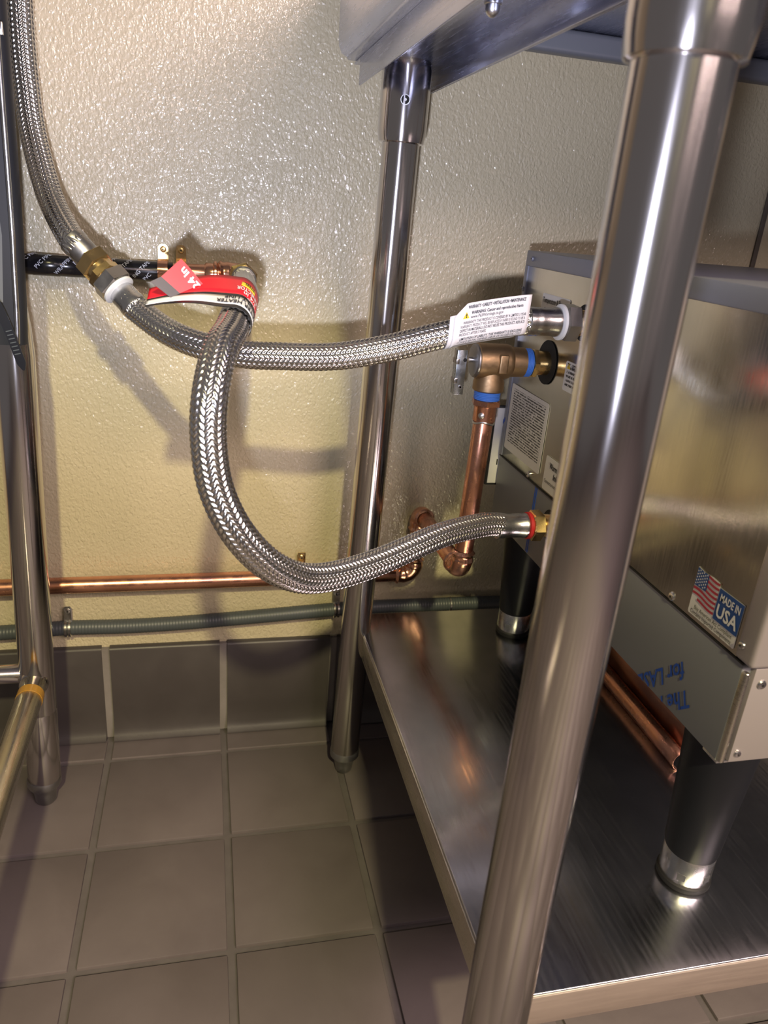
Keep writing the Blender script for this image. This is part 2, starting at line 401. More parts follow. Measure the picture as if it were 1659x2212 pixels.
# turned-down, rounded table edge on the aisle side
P = [(.1475, 1.05), (.1475, .978), (.1485, .970), (.152, .9635), (.158, .9605), (.1645, .9605), (.1645, .964), (.159, .964), (.1545, .967), (.1518, .972), (.151, .978), (.151, 1.05)]
V = [(x, y, z) for y in (.23, .958) for x, z in P]; k = len(P)
F = [tuple(range(k)), tuple(range(k, 2 * k))[::-1]] + [(i, k + i, k + (i + 1) % k, (i + 1) % k) for i in range(k)]
from_geo('rolled_table_edge', V, F, 'top', tb, 40)
boxes('tabletop', [((.15, .23, 1.0185), (1.25, .985, 1.05))], 'top', tb, .003, 3)
boxes('rear_table_edge', [((.262, .950, .9925), (1.24, .972, 1.0185))], 'grey_paint', tb, .006, 4)
boxes('cross_brace', [((.275, .60, .995), (1.19, .66, 1.0185))], 'top', tb, .003)
an = lathe('acorn_nut', (.21, .6235, .957), (0, 0, -1), [(0, .0062), (.001, .0068), (.006, .0068), (.0065, .0055), (.010, .0054), (.0125, .0043), (.0142, .0022), (.0148, .0004)], 'steel', tb, 24)
hexnut('hex_base', (.21, .6235, .957), (0, 0, -1), -.001, .006, .0075, 'steel', an)

# ================================================================== the left-hand table
lt = thing('sink_table', 'stainless sink table leg with welded round rails at the left edge', 'table', None, (-.22, .897, 0))
a0 = Vector((-.2225, .897, .035)); a1 = Vector((-.2055, .897, .625)); r = .0212
lathe('leg', a0, a1 - a0, [(0, r * .97), (.001, r), (.118, r), (.119, r * .99), (.1195, r), ((a1 - a0).length, r), ((a1 - a0).length + .03, r * .9), ((a1 - a0).length + .075, r * .62), ((a1 - a0).length + .36, r * .5)], 'leg', lt, 48)
lathe('bullet_foot', (-.2232, .897, 0), (0, 0, 1), [(0, r * .58), (.003, r * .66), (.016, r * .70), (.024, r * .80), (.028, r * .96), (.032, r * 1.05), (.039, r * 1.05), (.042, r)], 'casting', lt, 36)
straight('side_rail', (-.90, .897, .2105), (-.232, .897, .2105), .0125, 'leg', lt)
straight('cross_rail', (-.2185, .893, .2040), (-.2090, .02, .2040), .0155, 'rail', lt)
lathe('weld_bead', (-.2195, .880, .2040), (0, -1, 0), [(-.006, .0185), (0, .0180), (.003, .0160)], 'leg', lt, 32)
lathe('amber_tape_band', (-.2180, .858, .2040), (.0095, -.873, 0), [(0, .0158), (.0002, .0160), (.0138, .0160), (.014, .0158)], 'amber', lt, 32)
# sheet-metal leg bracket, its rounded edge facing the aisle
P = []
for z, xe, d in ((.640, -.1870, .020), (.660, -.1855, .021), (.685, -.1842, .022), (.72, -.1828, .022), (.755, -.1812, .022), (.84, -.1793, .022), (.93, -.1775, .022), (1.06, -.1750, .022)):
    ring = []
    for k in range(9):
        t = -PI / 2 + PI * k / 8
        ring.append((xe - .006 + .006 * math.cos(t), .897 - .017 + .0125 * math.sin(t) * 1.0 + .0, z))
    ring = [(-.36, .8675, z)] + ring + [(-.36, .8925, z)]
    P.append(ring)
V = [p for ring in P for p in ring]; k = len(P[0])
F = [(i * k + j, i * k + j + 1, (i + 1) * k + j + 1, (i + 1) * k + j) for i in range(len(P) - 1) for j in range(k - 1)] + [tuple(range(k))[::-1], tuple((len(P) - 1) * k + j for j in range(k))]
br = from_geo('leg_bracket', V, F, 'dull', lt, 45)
pipe('edge_highlight', [(x - .0075, .8672, z) for z, x in ((.642, -.1870), (.66, -.1855), (.685, -.1842), (.72, -.1828), (.755, -.1812), (.84, -.1793), (.93, -.1775), (1.06, -.1750))], .0028, 'steel', br, 14)  # added steel strip, stands in for the highlight along the bracket edge
sheet('pale_patch', [(-.240, .8668, .69), (-.2040, .8668, .684), (-.1985, .8668, .75), (-.2000, .8668, .785), (-.240, .8668, .78)], .0006, 'patch', br, (0, -1, 0))  # paler grey-white patch on the bracket face
boxes('bracket_clip', [((-.194, .858, .890), (-.1865, .868, .905))], 'steel', br, .0008)
boxes('bracket_arm', [((-.26, .858, .925), (-.178, .862, .936))], 'leg', br, .0008)

# ================================================================== booster heater
HX, HYF, HYB, HZ0, HZS, HZT = .39, .3976, .9136, .420, .509, .7735
ht = thing('water_heater', 'stainless booster water heater on black tapered legs standing on the undershelf', 'heater', None, (.6, .66, ZS))
base_b = boxes('base_housing', [((HX, HYF + .004, HZ0), (.80, HYB, HZS))], 'grey_paint', ht, .0012)
boxes('bottom_seam', [((HX - .0006, HYF + .004, HZS - .0006), (HX + .004, HYB, HZS + .0008))], 'black_rubber', base_b, 0)
boxes('core', [((HX + .004, HYF + .006, HZS), (.80, HYB - .002, HZT - .003))], 'panel', ht, .001)
sp = boxes('side_panel', [((HX, .4105, HZS + .001), (HX + .004, .9060, .7565))], 'panel', ht, .0006)
boxes('top_trim', [((HX - .0018, HYF, .7555), (.802, HYB, HZT))], 'trim_paint', ht, .0015)
boxes('rear_trim', [((HX - .0018, .9045, HZS + .002), (HX + .006, HYB, .756))], 'trim_paint', ht, .0008)
boxes('front_cover', [((HX - .0022, HYF - .006, HZS + .0015), (.802, .4120, .756))], 'front_paint', ht, .004, 4)
fp = boxes('front_base_plate', [((.3985, HYF - .0005, HZ0 + .0010), (.80, HYF + .006, HZS - .0015))], 'front_paint', ht, .0008)
boxes('corner_fold', [((HX + .0005, HYF - .001, HZ0), (HX + .0052, HYF + .006, HZS - .005))], 'rail', base_b, .002, 3)
boxes('bottom_flange', [((HX, HYF + .002, HZ0 - .0015), (.80, HYF + .02, HZ0 + .0008))], 'steel', base_b, .0004)
def screw(p, n, parent, r=.0042, m='steel'):
    s = lathe('screw', Vector(p), n, [(-.001, r), (.0006, r), (.0016, r * .8), (.0019, r * .5)], m, parent, 20)
    nn = Vector(n).normalized(); lathe('screw_slot', Vector(p) + nn * .0017, n, [(0, r * .34), (.0005, r * .30)], 'hole', s, 4)
for y, z in ((.816, .5145), (.4985, .5145)): screw((HX, y, z), (-1, 0, 0), ht)
screw((HX - .002, .4060, .5235), (-1, 0, 0), ht, .0034)
screw((HX - .002, .9090, .7276), (-1, 0, 0), ht, .0030, 'trim_paint'); screw((HX - .002, .8935, .7645), (-1, 0, 0), ht, .0030, 'trim_paint')
screw((.4068, HYF - .0005, .4935), (0, -1, 0), ht, .0040); screw((.4045, HYF - .0005, .4290), (0, -1, 0), ht, .0032)
pl = boxes('rear_junction_plate', [((.3790, .918, .4660), (.420, .922, .5725))], 'paper_bright', ht, .0006)
boxes('plate_gasket', [((.3765, .919, .4630), (.421, .9245, .5755))], 'black_rubber', pl, .0006)
boxes('plate_notch', [((.3885, .9172, .4930), (.3900, .9185, .5010))], 'black_rubber', pl, 0)
def heater_leg(x, y):
    lg = lathe('leg', (x, y, ZS), (0, 0, 1), [(.036, .0232), (.040, .0242), (.060, .0252), (.110, .0285), (.160, .0318), (.1715, .0322)], 'black_plastic', ht, 40)
    lathe('foot_sleeve', (x, y, ZS), (0, 0, 1), [(.006, .0222), (.008, .0230), (.0355, .0230), (.038, .0222)], 'steel', lg, 40)
    lathe('foot_pad', (x, y, ZS), (0, 0, 1), [(0, .0232), (.002, .0244), (.006, .0244), (.008, .0225)], 'black_rubber', lg, 40)
    for a in (-2.35, -1.3): 
        n = Vector((math.cos(a), math.sin(a), 0)); lathe('wrench_flat', Vector((x, y, ZS + .0165)) + n * .0222, n, [(0, .0052), (.00095, .0050)], 'casting', lg, 4, PI / 4)
for x, y in ((.4300, .4405), (.4335, .8790), (.765, .4405), (.765, .8790)): heater_leg(x, y)
# blue printing on the protective film of the base
def H(y, z, off=.0): return Vector((HX - off, y, z))
b0 = Vector((0, .0433, -.0400)).normalized(); up = Vector((0, -.0102, -.0159))
for s_, y, z, sz in (('for LASER', .4637, .4713, .0265), ('The New', .4492, .4530, .0265)):
    U = b0; Vv = Vector((0, U.z, -U.y)); 
    V_, F_ = text_geo(s_, sz, 'LEFT', .016)
    # clip at the lower edge of the housing, as on the wrapped film
    fn = lambda a, b: H(y, z, .0006) + U * a * .78 + Vector((0, -.42, -.90)).normalized() * b * .80
    bm = bmesh.new(); bv = [bm.verts.new(fn(v.x, v.y)) for v in V_]
    for f_ in F_: bm.faces.new([bv[i_] for i_ in f_])
    bmesh.ops.bisect_plane(bm, geom=bm.verts[:] + bm.edges[:] + bm.faces[:], plane_co=(0, 0, HZ0 + .001), plane_no=(0, 0, -1), clear_outer=True)
    fm = bpy.data.meshes.new('film_lettering'); bm.to_mesh(fm); bm.free(); finish('film_lettering', fm, 'ink_blue', base_b, 30, None, False)
for dy in (0, -.0042): boxes('film_line', [((HX - .0005, .7885 + dy, HZ0 + .002), (HX + .001, .7898 + dy, HZS - .001))], 'ink_blue', base_b, 0)
for dy in (0, .003): boxes('film_mark', [((HX - .0024, .9085 + dy, .556 - dy), (HX, .9096 + dy, .562 - dy))], 'ink_blue', base_b, 0)
# printed labels on the side panel (u runs toward the camera, v up)
def side_label(name, y, z, w_, h_, m, label, r=.003):
    fn = plane_fn((HX, y, z), (0, -1, 0), (0, 0, 1), .0006); o = label_plate(name, fn, w_, h_, r, m, ht); o['label'] = label
    return o, plane_fn((HX, y, z), (0, -1, 0), (0, 0, 1), .0010)
side_label('notice_label', .9020, .5240, .1145, .0865, 'fine_print', 'white label covered in dense small print')
lb, fn = side_label('relief_port_label', .8515, .7000, .0735, .0295, 'paper', 'white label reading Temperature & Pressure')
text('lettering', 'Temperature & Pressure', .0085, lambda a, b: fn(a + .003, b + .0195), 'ink', lb, 'LEFT', .02, 1, .066)
text('lettering', 'Relief Valve', .0075, lambda a, b: fn(a + .010, b + .009), 'ink', lb, 'LEFT', .02, 1, .03)
lb, fn = side_label('hot_water_label', .7640, .6340, .060, .0325, 'small_print', 'white warning label with a small yellow triangle')
V = [fn(.004, .0245), fn(.0125, .0245), fn(.00825, .0312)]
from_geo('warning_triangle', V, [(0, 1, 2)], 'yellow_tag', lb, 30, None, False)
text('lettering', '!', .006, lambda a, b: fn(a + .0075, b + .0253) - Vector((.0003, 0, 0)), 'ink', lb, 'LEFT', .03)
text('lettering', 'WARNING', .0055, lambda a, b: fn(a + .015, b + .0255), 'ink', lb, 'LEFT', .03)
lb, fn = side_label('inlet_label', .7735, .5130, .060, .0410, 'paper', 'white label reading Warm Water Inlet')
text('lettering', 'Warm Water', .0095, lambda a, b: fn(a + .012, b + .0285), 'ink', lb, 'LEFT', .03, 1, .044)
text('lettering', 'Inlet', .0095, lambda a, b: fn(a + .025, b + .0185), 'ink', lb, 'LEFT', .03)
text('lettering', 'Connect to hot supply line', .006, lambda a, b: fn(a + .004, b + .0095), 'ink', lb, 'LEFT', .01, 1, .05)
# flag sticker
fn0 = plane_fn((HX, .4745, .5140), (0, -1, 0), (0, 0, 1), .0006); fn1 = plane_fn((HX, .4745, .5140), (0, -1, 0), (0, 0, 1), .0010); fn2 = plane_fn((HX, .4745, .5140), (0, -1, 0), (0, 0, 1), .0014)
def poly(name, fn, pts, m, parent): return from_geo(name, [fn(a, b) for a, b in pts], [tuple(range(len(pts)))], m, parent, 30, None, False)
so = poly('origin_sticker', fn0, [(.001, 0), (.0585, 0), (.0595, .001), (.0595, .0375), (.030, .0375), (.028, .0405), (.020, .0412), (.010, .0402), (.001, .0418), (0, .041), (0, .001)], 'paper_bright', ht)
so['label'] = 'sticker with flag reading MADE IN USA'
poly('blue_field', fn1, [(.0300, .0105), (.0592, .0105), (.0592, .0372), (.0300, .0372)], 'flag_blue', so)
V, F = [], []
def wav(a): return .0010 * math.sin(a / .029 * 5.2 + .4)
for i in range(7):                         # seven red stripes, waving, running out along the slanted foot of the flag
    z1 = .0405 - i * .0042; z0 = z1 - .0021
    for q in range(8):
        a0_, a1_ = .0004 + q * .0036, .0004 + (q + 1) * .0036
        lo = .0128 + (.0290 - a0_) * .0 + max(0, (.017 - a0_)) * .35
        if z0 < lo - .003: continue
        if i < 4 and a1_ < .0155: continue
        b_ = len(V); V += [fn1(a0_, z0 + wav(a0_)), fn1(a1_, z0 + wav(a1_)), fn1(a1_, z1 + wav(a1_)), fn1(a0_, z1 + wav(a0_))]; F.append((b_, b_ + 1, b_ + 2, b_ + 3))
from_geo('red_stripes', V, F, 'flag_red', so, 30, None, False)
poly('star_field', fn1, [(.0004, .0255), (.0150, .0258), (.0150, .0405), (.0075, .0402), (.0004, .0410)], 'flag_blue', so)
V, F = [], []
for i in range(6):
    for j in range(5):
        ca, cb = .0020 + i * .0023, .0275 + j * .0027 + (.0013 if i % 2 else 0)
        if cb > .0400: continue
        b_ = len(V)
        for q in range(10):
            t = PI / 2 + q * PI / 5; rr = .00105 if q % 2 == 0 else .00048; V.append(fn2(ca + rr * math.cos(t), cb + rr * math.sin(t)))
        F.append(tuple(range(b_, b_ + 10)))
from_geo('stars', V, F, 'ink_white', so, 30, None, False)
text('lettering', 'MADE IN', .0088, lambda a, b: fn2(a + .0330, b + .0280), 'ink_white', so, 'LEFT', .02, 1, .0235)
text('lettering', 'USA', .0150, lambda a, b: fn2(a + .0320, b + .0145), 'ink_white', so, 'LEFT', .025, 1, .0250)
text('lettering', 'Buy American Act Compliant', .0052, lambda a, b: fn2(a + .0070, b + .0063), 'ink', so, 'LEFT', .008, 1, .0480)
text('lettering', 'Contains Imported Components', .0052, lambda a, b: fn2(a + .0035, b + .0018), 'ink', so, 'LEFT', .008, 1, .0520)
# ports
VY, VZ = .8129, .6535
g = lathe('valve_port_hole', (HX - .0006, VY, VZ + .001), (-1, 0, 0), [(0, .0255), (.0006, .0255)], 'hole', ht, 48)
lathe('port_stub', (HX + .004, .7395, .7105), (-1, 0, 0), [(0, .0130), (.010, .0130)], 'copper', ht, 28)
lathe('port_hole', (HX - .0006, .7395, .7105), (-1, 0, 0), [(0, .0190), (.0006, .0190)], 'hole', ht, 40)
lathe('port_hole', (HX - .0006, .7374, .4789), (-1, 0, 0), [(0, .0185), (.0006, .0185)], 'hole', ht, 40)
lathe('port_stub', (HX + .004, .7374, .4789), (-1, 0, 0), [(0, .0125), (.010, .0125)], 'brass', ht, 28)

# ================================================================== relief valve and copper drain
rv = thing('relief_valve', 'bronze relief valve with grey cap and zinc test lever beside the heater', 'valve', None, (.33, VY, VZ))
X = (-1, 0, 0)
nip = lathe('brass_nipple', (HX + .004, VY, VZ), X, [(0, .0140), (.026, .0140), (.0262, .0130)], 'brass', rv, 36)
hexnut('nipple_hex', (HX, VY, VZ), X, .0155, .0225, .0178, 'brass', nip, .1)
def threads(name, p, ax, d0, d1, r, m, parent, pitch=.0016, amp=.0006, n=28):
    prof = []; d = d0
    while d < d1: prof += [(d, r), (d + pitch * .5, r + amp)]; d += pitch
    prof.append((d1, r)); return lathe(name, p, ax, prof, m, parent, n, 0, 20)
M['blue_tape'] = mat('blue_thread_tape', (.055, .19, .62), .45)
threads('thread_tape', (HX, VY, VZ), X, .0225, .0310, .0158, 'blue_tape', rv, .0017, .0006)
body = lathe('valve_body', (HX, VY, VZ), X, [(.0300, .0150), (.0310, .0168), (.0440, .0172), (.0470, .0172), (.0490, .0192), (.0530, .0200), (.0850, .0202), (.0880, .0200), (.0890, .0190)], 'bronze', rv, 44)
boxes('cast_panel', [((.3225, VY - .0222, VZ - .011), (.3335, VY - .0155, VZ + .011))], 'bronze', body, .002, 3)
out = lathe('valve_outlet', (.3205, VY, VZ), (0, 0, -1), [(.0, .0150), (.018, .0160), (.024, .0180), (.033, .0182), (.0345, .0165)], 'bronze', rv, 40)
cap = lathe('spring_cap', (HX, VY, VZ), X, [(.0885, .0192), (.0905, .0190), (.0920, .0175), (.0930, .0100), (.0932, .0010)], 'casting', rv, 44)
lathe('lever_pin', (HX - .0925, VY - .001, VZ + .001), X, [(0, .0030), (.006, .0030), (.0062, .0024)], 'steel', rv, 16)
P = [(0, .0105), (.0016, .0105), (.0016, -.038), (0, -.040)]
lv = boxes('test_lever', [((.2775, VY - .0062, VZ - .0390), (.2885, VY - .0046, VZ + .0120)), ((.2770, VY - .0062, VZ - .0390), (.2786, VY + .0060, VZ + .0120))], 'blue_steel', rv, .0006)
for z in (-.026, -.004): boxes('lever_crimp', [((.2763, VY - .0068, VZ + z), (.2800, VY + .0062, VZ + z + .006))], 'steel_dark', lv, .0004)
lathe('lever_eye', (.2842, VY - .0062, VZ - .0300), (0, -1, 0), [(0, .0022), (.0008, .0022), (.0008, .0012), (0, .0012)], 'steel_dark', lv, 16)
lathe('lever_slot', (.2865, VY - .0062, VZ + .0010), (0, -1, 0), [(0, .0022), (.0005, .0020)], 'hole', lv, 14)
dp = thing('copper_drain_pipe', 'copper drain pipe dropping from relief valve and running along the wall', 'pipe', None, (.3185, VY, .28))
threads('thread_tape', (.3205, VY, VZ), (0, 0, -1), .0340, .0445, .0150, 'blue_tape', dp, .0018, .0006)
hexnut('adapter_nut', (.3205, VY, VZ), (0, 0, -1), .0440, .0520, .0176, 'copper', dp, .25)
lathe('adapter_cup', (.3205, VY, VZ), (0, 0, -1), [(.051, .0142), (.053, .0134), (.070, .0134), (.0715, .0120)], 'copper', dp, 32)
pipe('solder_ring', [Vector((.3203, VY, VZ - .0715)) + Vector((math.cos(t), math.sin(t), .12 * math.sin(3 * t + 1))) * .0125 for t in np.linspace(0, 2 * PI, 17)], .0014, 'solder', dp, 8, .002)
lathe('solder_blob', (.3130, VY - .0105, VZ - .0620), (-.55, -.84, 0), [(0, .0040), (.0016, .0036), (.0026, .0018), (.0028, .0004)], 'solder', dp, 16)
ZE, ZR, CY = .3845, .2815, 1.0095; cr = .0118
straight('drop_pipe', (.3203, VY, VZ - .068), (.3165, VY, ZE + .020), cr, 'copper', dp, 32)
elbow('elbow', (.3162, VY, ZE), (0, 0, -1), (0, 1, 0), 'copper_bright', dp)
straight('return_pipe', (.3162, VY + .024, ZE), (.3150, CY - .022, ZE + .001), cr, 'copper', dp, 32)
elbow('elbow', (.3150, CY, ZE + .001), (0, 1, 0), (0, 0, -1), 'copper_bright', dp)
straight('riser_pipe', (.3150, CY, ZE - .022), (.3140, CY, ZR + .022), cr, 'copper', dp, 32)
elbow('elbow', (.3140, CY, ZR), (0, 0, -1), (-1, 0, 0), 'copper_bright', dp)
straight('wall_run', (.290, CY, ZR), (-.95, CY, .2735), cr, 'copper', dp, 32)
cl = thing('pipe_clip', 'small brass clip holding the copper run below the hose loop', 'pipe clip', None, (.139, CY, ZR))
lathe('band', (.133, CY, ZR), (1, 0, 0), [(0, cr + .0002), (.0002, cr + .0012), (.0118, cr + .0012), (.012, cr + .0002)], 'brass', cl, 32)
boxes('tab', [((.133, 1.018, ZR + .010), (.145, 1.0205, ZR + .036))], 'brass', cl, .001)
screw((.139, 1.018, ZR + .028), (0, -1, 0), cl, .0050, 'brass')

# ================================================================== taped supply pipe with straps and elbow
sp_ = thing('supply_pipe', 'copper supply pipe wrapped in black tape along the wall', 'pipe', None, (-.1, 1.006, .711))
PY, PZ = 1.006, .7125
straight('bare_pipe', (-.060, PY, PZ), (.010, PY, PZ + .001), .0112, 'copper_bright', sp_, 32)
tw = lathe('tape_wrap', (-1.0, PY, PZ - .0005), (1, 0, 0), [(0, .012)] + [q for k in range(30) for q in ((.03 * k + .02, .0122 + .0004 * (k % 2)), (.03 * k + .0205, .0126 - .0004 * (k % 2)))] + [(.962, .0124), (.9625, .0113)], 'tape', sp_, 36, 0, 60)
def cyl_fn(x0, ang0, r_, skew):
    def fn(a, b):
        x = x0 + a * math.cos(skew) - b * math.sin(skew); s = a * math.sin(skew) + b * math.cos(skew); t = ang0 + s / r_
        return Vector((x, PY - r_ * math.cos(t), PZ + r_ * math.sin(t)))
    return fn
for x0, a0_, s_ in ((-.207, .15, 'VC PIPE'), (-.193, -.35, 'PVC PIPE'), (-.172, -.85, 'WRAPPING TAPE'), (-.150, .2, 'PVC PIPE'), (-.118, -.1, 'WRAPPING TAPE'), (-.106, -.75, 'PING TAPE'), (-.083, -.7, 'ING TAPE'), (-.071, -.95, 'PVC')):
    text('tape_lettering', s_, .0065, cyl_fn(x0, a0_, .0131, .85), 'tape_ink', tw, 'LEFT', .01)
lathe('coupling', (.000, PY, PZ + .001), (1, 0, 0), [(0, .0118), (.002, .0132), (.0105, .0132), (.0120, .0160), (.0145, .0160), (.0160, .0134), (.026, .0132), (.028, .0120)], 'copper_bright', sp_, 36)
elbow('elbow', (.0452, PY, PZ + .003), (1, 0, 0), (0, -1, 0), 'copper_bright', sp_, .0118, .017, .012)
lathe('brass_adapter', (.0452, .978, PZ + .003), (0, -1, 0), [(0, .0130), (.002, .0150), (.010, .0150), (.0105, .0130), (.022, .0130)], 'brass', sp_, 32)
hexnut('adapter_hex', (.0452, .978, PZ + .003), (0, -1, 0), .010, .020, .0182, 'brass', sp_, .3)
def strap(x, lab):
    s = thing('pipe_strap', lab, 'pipe strap', 'copper straps on the taped pipe', (x, PY, PZ))
    lathe('band', (x - .0062, PY, PZ), (1, 0, 0), [(0, .0128), (.0002, .0142), (.0120, .0142), (.0124, .0128)], 'copper_bright', s, 36)
    for sg in (1, -1):
        pts = [(x + .0062 * math.cos(t), 1.0205, PZ + sg * (.0262 + .0062 * math.sin(t))) for t in np.linspace(0, PI, 9)] + [(x - .0062, 1.0205, PZ + sg * .010), (x + .0062, 1.0205, PZ + sg * .010)]
        if sg < 0: pts = pts[::-1]
        sheet('tab', pts, .0016, 'brass', s, (0, -1, 0))
        screw((x, 1.0203, PZ + sg * .0258), (0, -1, 0), s, .0038, 'brass')
strap(-.0500, 'copper strap over black tape, nearer the left leg')
strap(-.0285, 'copper strap over bare copper, nearer the elbow')

# ================================================================== grey conduit and clamps
cdt = thing('flexible_conduit', 'grey flexible conduit clipped along the wall above the base tiles', 'conduit', None, (0, 1.016, .21))
P, t = resample([(-.90, 1.0165, .196), (-.45, 1.0165, .200), (-.288, 1.0165, .2020), (-.20, 1.0165, .2055), (-.12, 1.0165, .2042), (-.033, 1.0165, .2060), (.08, 1.0165, .2120), (.1985, 1.0165, .2190), (.28, 1.0165, .2208), (.357, 1.0165, .2205), (.461, 1.0165, .2203), (.8, 1.0165, .216), (1.5, 1.0165, .21)], .0011)
sweep_np('conduit_jacket', P, .0108 + .00022 * np.sin(t * 2 * PI / .0044), 'conduit', cdt, 20)
lathe('conduit_joint', (.382, 1.0165, .2205), (1, 0, 0), [(0, .0110), (.0004, .0116), (.0028, .0116), (.0032, .0110)], 'steel_dark', cdt, 24)
def clamp(x, z, lab):
    s = thing('conduit_clamp', lab, 'clamp', 'zinc clamps on the conduit', (x, 1.016, z))
    for dx in (-.0052, .0): lathe('band', (x + dx, 1.0165, z), (1, 0, 0), [(0, .0112), (.0008, .0132), (.0040, .0132), (.0048, .0112)], 'steel', s, 28)
    sheet('tab', [(x - .0055, 1.0150, z + .010), (x + .0055, 1.0150, z + .010), (x + .0055, 1.0195, z + .030), (x + .0035, 1.0195, z + .0335), (x - .0035, 1.0195, z + .0335), (x - .0055, 1.0195, z + .030)], .0016, 'steel', s, (0, -1, 0))
    screw((x, 1.0190, z + .0265), (0, -1, 0), s, .0042, 'steel')
clamp(-.1975, .2053, 'zinc clamp on grey conduit beside the left table leg')
clamp(.1962, .2188, 'zinc clamp on grey conduit beside the middle table leg')

# ================================================================== braided hoses
HR = .0134
def hose(name, pts, label, phase=0.0):
    root = thing(name, label, 'hose', None, pts[0])
    per, nc, sub, ang = .0049, 16, 9, 8
    P, t = resample(pts, per / sub)
    n = nc * ang; th = np.arange(n) / ang; col = np.floor(th); s = th - col; sg = np.where(col % 2 == 0, 1.0, -1.0)
    ph = t[:, None] / per + sg[None, :] * (s[None, :] - .5) * 1.05 + phase + .25 * (sg[None, :] > 0)
    lob = np.abs(np.sin(PI * ph)) ** .55
    env = np.clip(np.sin(PI * (s * .92 + .04)), 0, 1) ** .40
    rad = HR - .0014 + .0019 * lob * env[None, :]
    o = sweep_np('braid', rad=rad, P=P, m='braid', parent=root, n=n, sharp=75)
    o['kind'] = 'stuff'
    return root, P
# upper-left hose
pA = [(-.184, .988, 1.12), (-.1850, .988, 1.02), (-.1862, .985, .9438), (-.1845, .979, .8959), (-.1781, .962, .8461), (-.1588, .920, .7872), (-.1331, .8705, .7504), (-.1255, .8665, .7440)]
hA, PA = hose('braided_hose', pA, 'braided steel hose hanging down at the upper left', .1)
u0 = Vector((-.1331, .8705, .7504)); u1 = Vector((-.0666, .8300, .6873)); ua = (u1 - u0); UL = ua.length; ua.normalize()
lathe('crimp_ferrule', u0, ua, [(.000, .0140), (.001, .0148), (.006, .0148), (.008, .0140), (.022, .0140), (.024, .0128), (.029, .0125)], 'steel_dark', hA, 36)
un = thing('brass_union', 'hexagonal brass coupling joining the two braided hoses', 'coupling', None, tuple(u0 + ua * .035))
hexnut('female_hex', u0, ua, .026, .041, .0186, 'brass', un, .5)
lathe('neck', u0, ua, [(.038, .0150), (.046, .0146), (.050, .0142), (.056, .0142)], 'brass', un, 36)
hexnut('body_hex', u0, ua, .044, .053, .0172, 'brass', un, .9)
# middle hose
pB = [tuple(u0 + ua * .083), tuple(u0 + ua * .092), (-.0666, .8300, .6873), (-.0378, .797, .6734), (-.006, .775, .6648), (.0343, .760, .6599), (.0795, .752, .6609), (.1157, .745, .6632), (.1428, .740, .6675), (.1843, .737, .6771), (.2217, .736, .6882), (.2604, .737, .6981), (.3055, .739, .7065), (.3300, .7395, .7092), (.3360, .7395, .7098)]
hB, PB = hose('braided_hose', pB, 'braided steel hose running from brass coupling to the heater top port', .3)
hexnut('hex_nut', u0, ua, .0525, .0690, .0200, 'steel_dark', hB, .3)
lathe('nylon_washer', u0, ua, [(.0685, .0165), (.0690, .0176), (.0715, .0176), (.0725, .0150)], 'white_plastic', hB, 36)
lathe('crimp_ferrule', u0, ua, [(.070, .0125), (.0745, .0128), (.076, .0138), (.088, .0138), (.0895, .0146), (.0940, .0146), (.0945, .0138)], 'steel', hB, 36)
pe = Vector((.3340, .7395, .7096)); X1 = Vector((1, 0, .015))
lathe('crimp_ferrule', pe, X1, [(-.010, .0138), (-.009, .0147), (-.003, .0147), (0, .0142), (.002, .0147), (.005, .0142), (.018, .0142), (.021, .0150), (.025, .0150), (.027, .0135)], 'steel', hB, 40)
lathe('nylon_washer', pe, X1, [(.0255, .0170), (.0265, .0186), (.0290, .0186), (.0300, .0170)], 'white_plastic', hB, 40)
hexnut('hex_nut', pe, X1, .0300, .0465, .0202, 'steel_dark', hB, .05)
threads('port_thread', pe, X1, .046, .0565, .0128, 'brass', hB)
# looping hose
pC = [(.0452, .958, .7155), (.0440, .92, .7125), (.0420, .85, .7130), (.0385, .77, .7150), (.0328, .715, .7150), (.0255, .665, .7080), (.0195, .625, .7015), (.0108, .588, .6933), (.0035, .560, .6673), (.0016, .552, .6335), (.0075, .550, .5935), (.0259, .550, .5548), (.0552, .562, .5197), (.0931, .590, .4946), (.153, .632, .4861), (.2384, .688, .4902), (.298, .724, .4860), (.3250, .7360, .4810), (.3330, .7374, .4797)]
hC, PC = hose('braided_hose', pC, 'braided steel hose looping down in front from the red tag to heater base', .0)
lathe('crimp_ferrule', (.0452, .960, .7155), (0, -1, 0), [(0, .0125), (.002, .0138), (.016, .0138), (.018, .0148), (.024, .0148), (.025, .0138)], 'steel', hC, 36)
pe = Vector((.3300, .7374, .4797)); X1 = Vector((1, 0, -.012))
lathe('crimp_ferrule', pe, X1, [(-.006, .0138), (-.005, .0148), (.002, .0148), (.004, .0140), (.0245, .0140), (.0255, .0146), (.0285, .0146), (.030, .0130)], 'steel', hC, 40)
lathe('ferrule_lip', pe, X1, [(-.0072, .0138), (-.0068, .0152), (-.0055, .0152), (-.0050, .0138)], 'steel_dark', hC, 40)
lathe('gasket_ring', pe, X1, [(.0295, .0140), (.0300, .0158), (.0335, .0158), (.0345, .0140)], 'red_rubber', hC, 40)
hexnut('hex_nut', pe, X1, .0340, .0490, .0182, 'brass', hC, .05)
threads('port_thread', pe, X1, .0485, .0605, .0128, 'brass', hC)

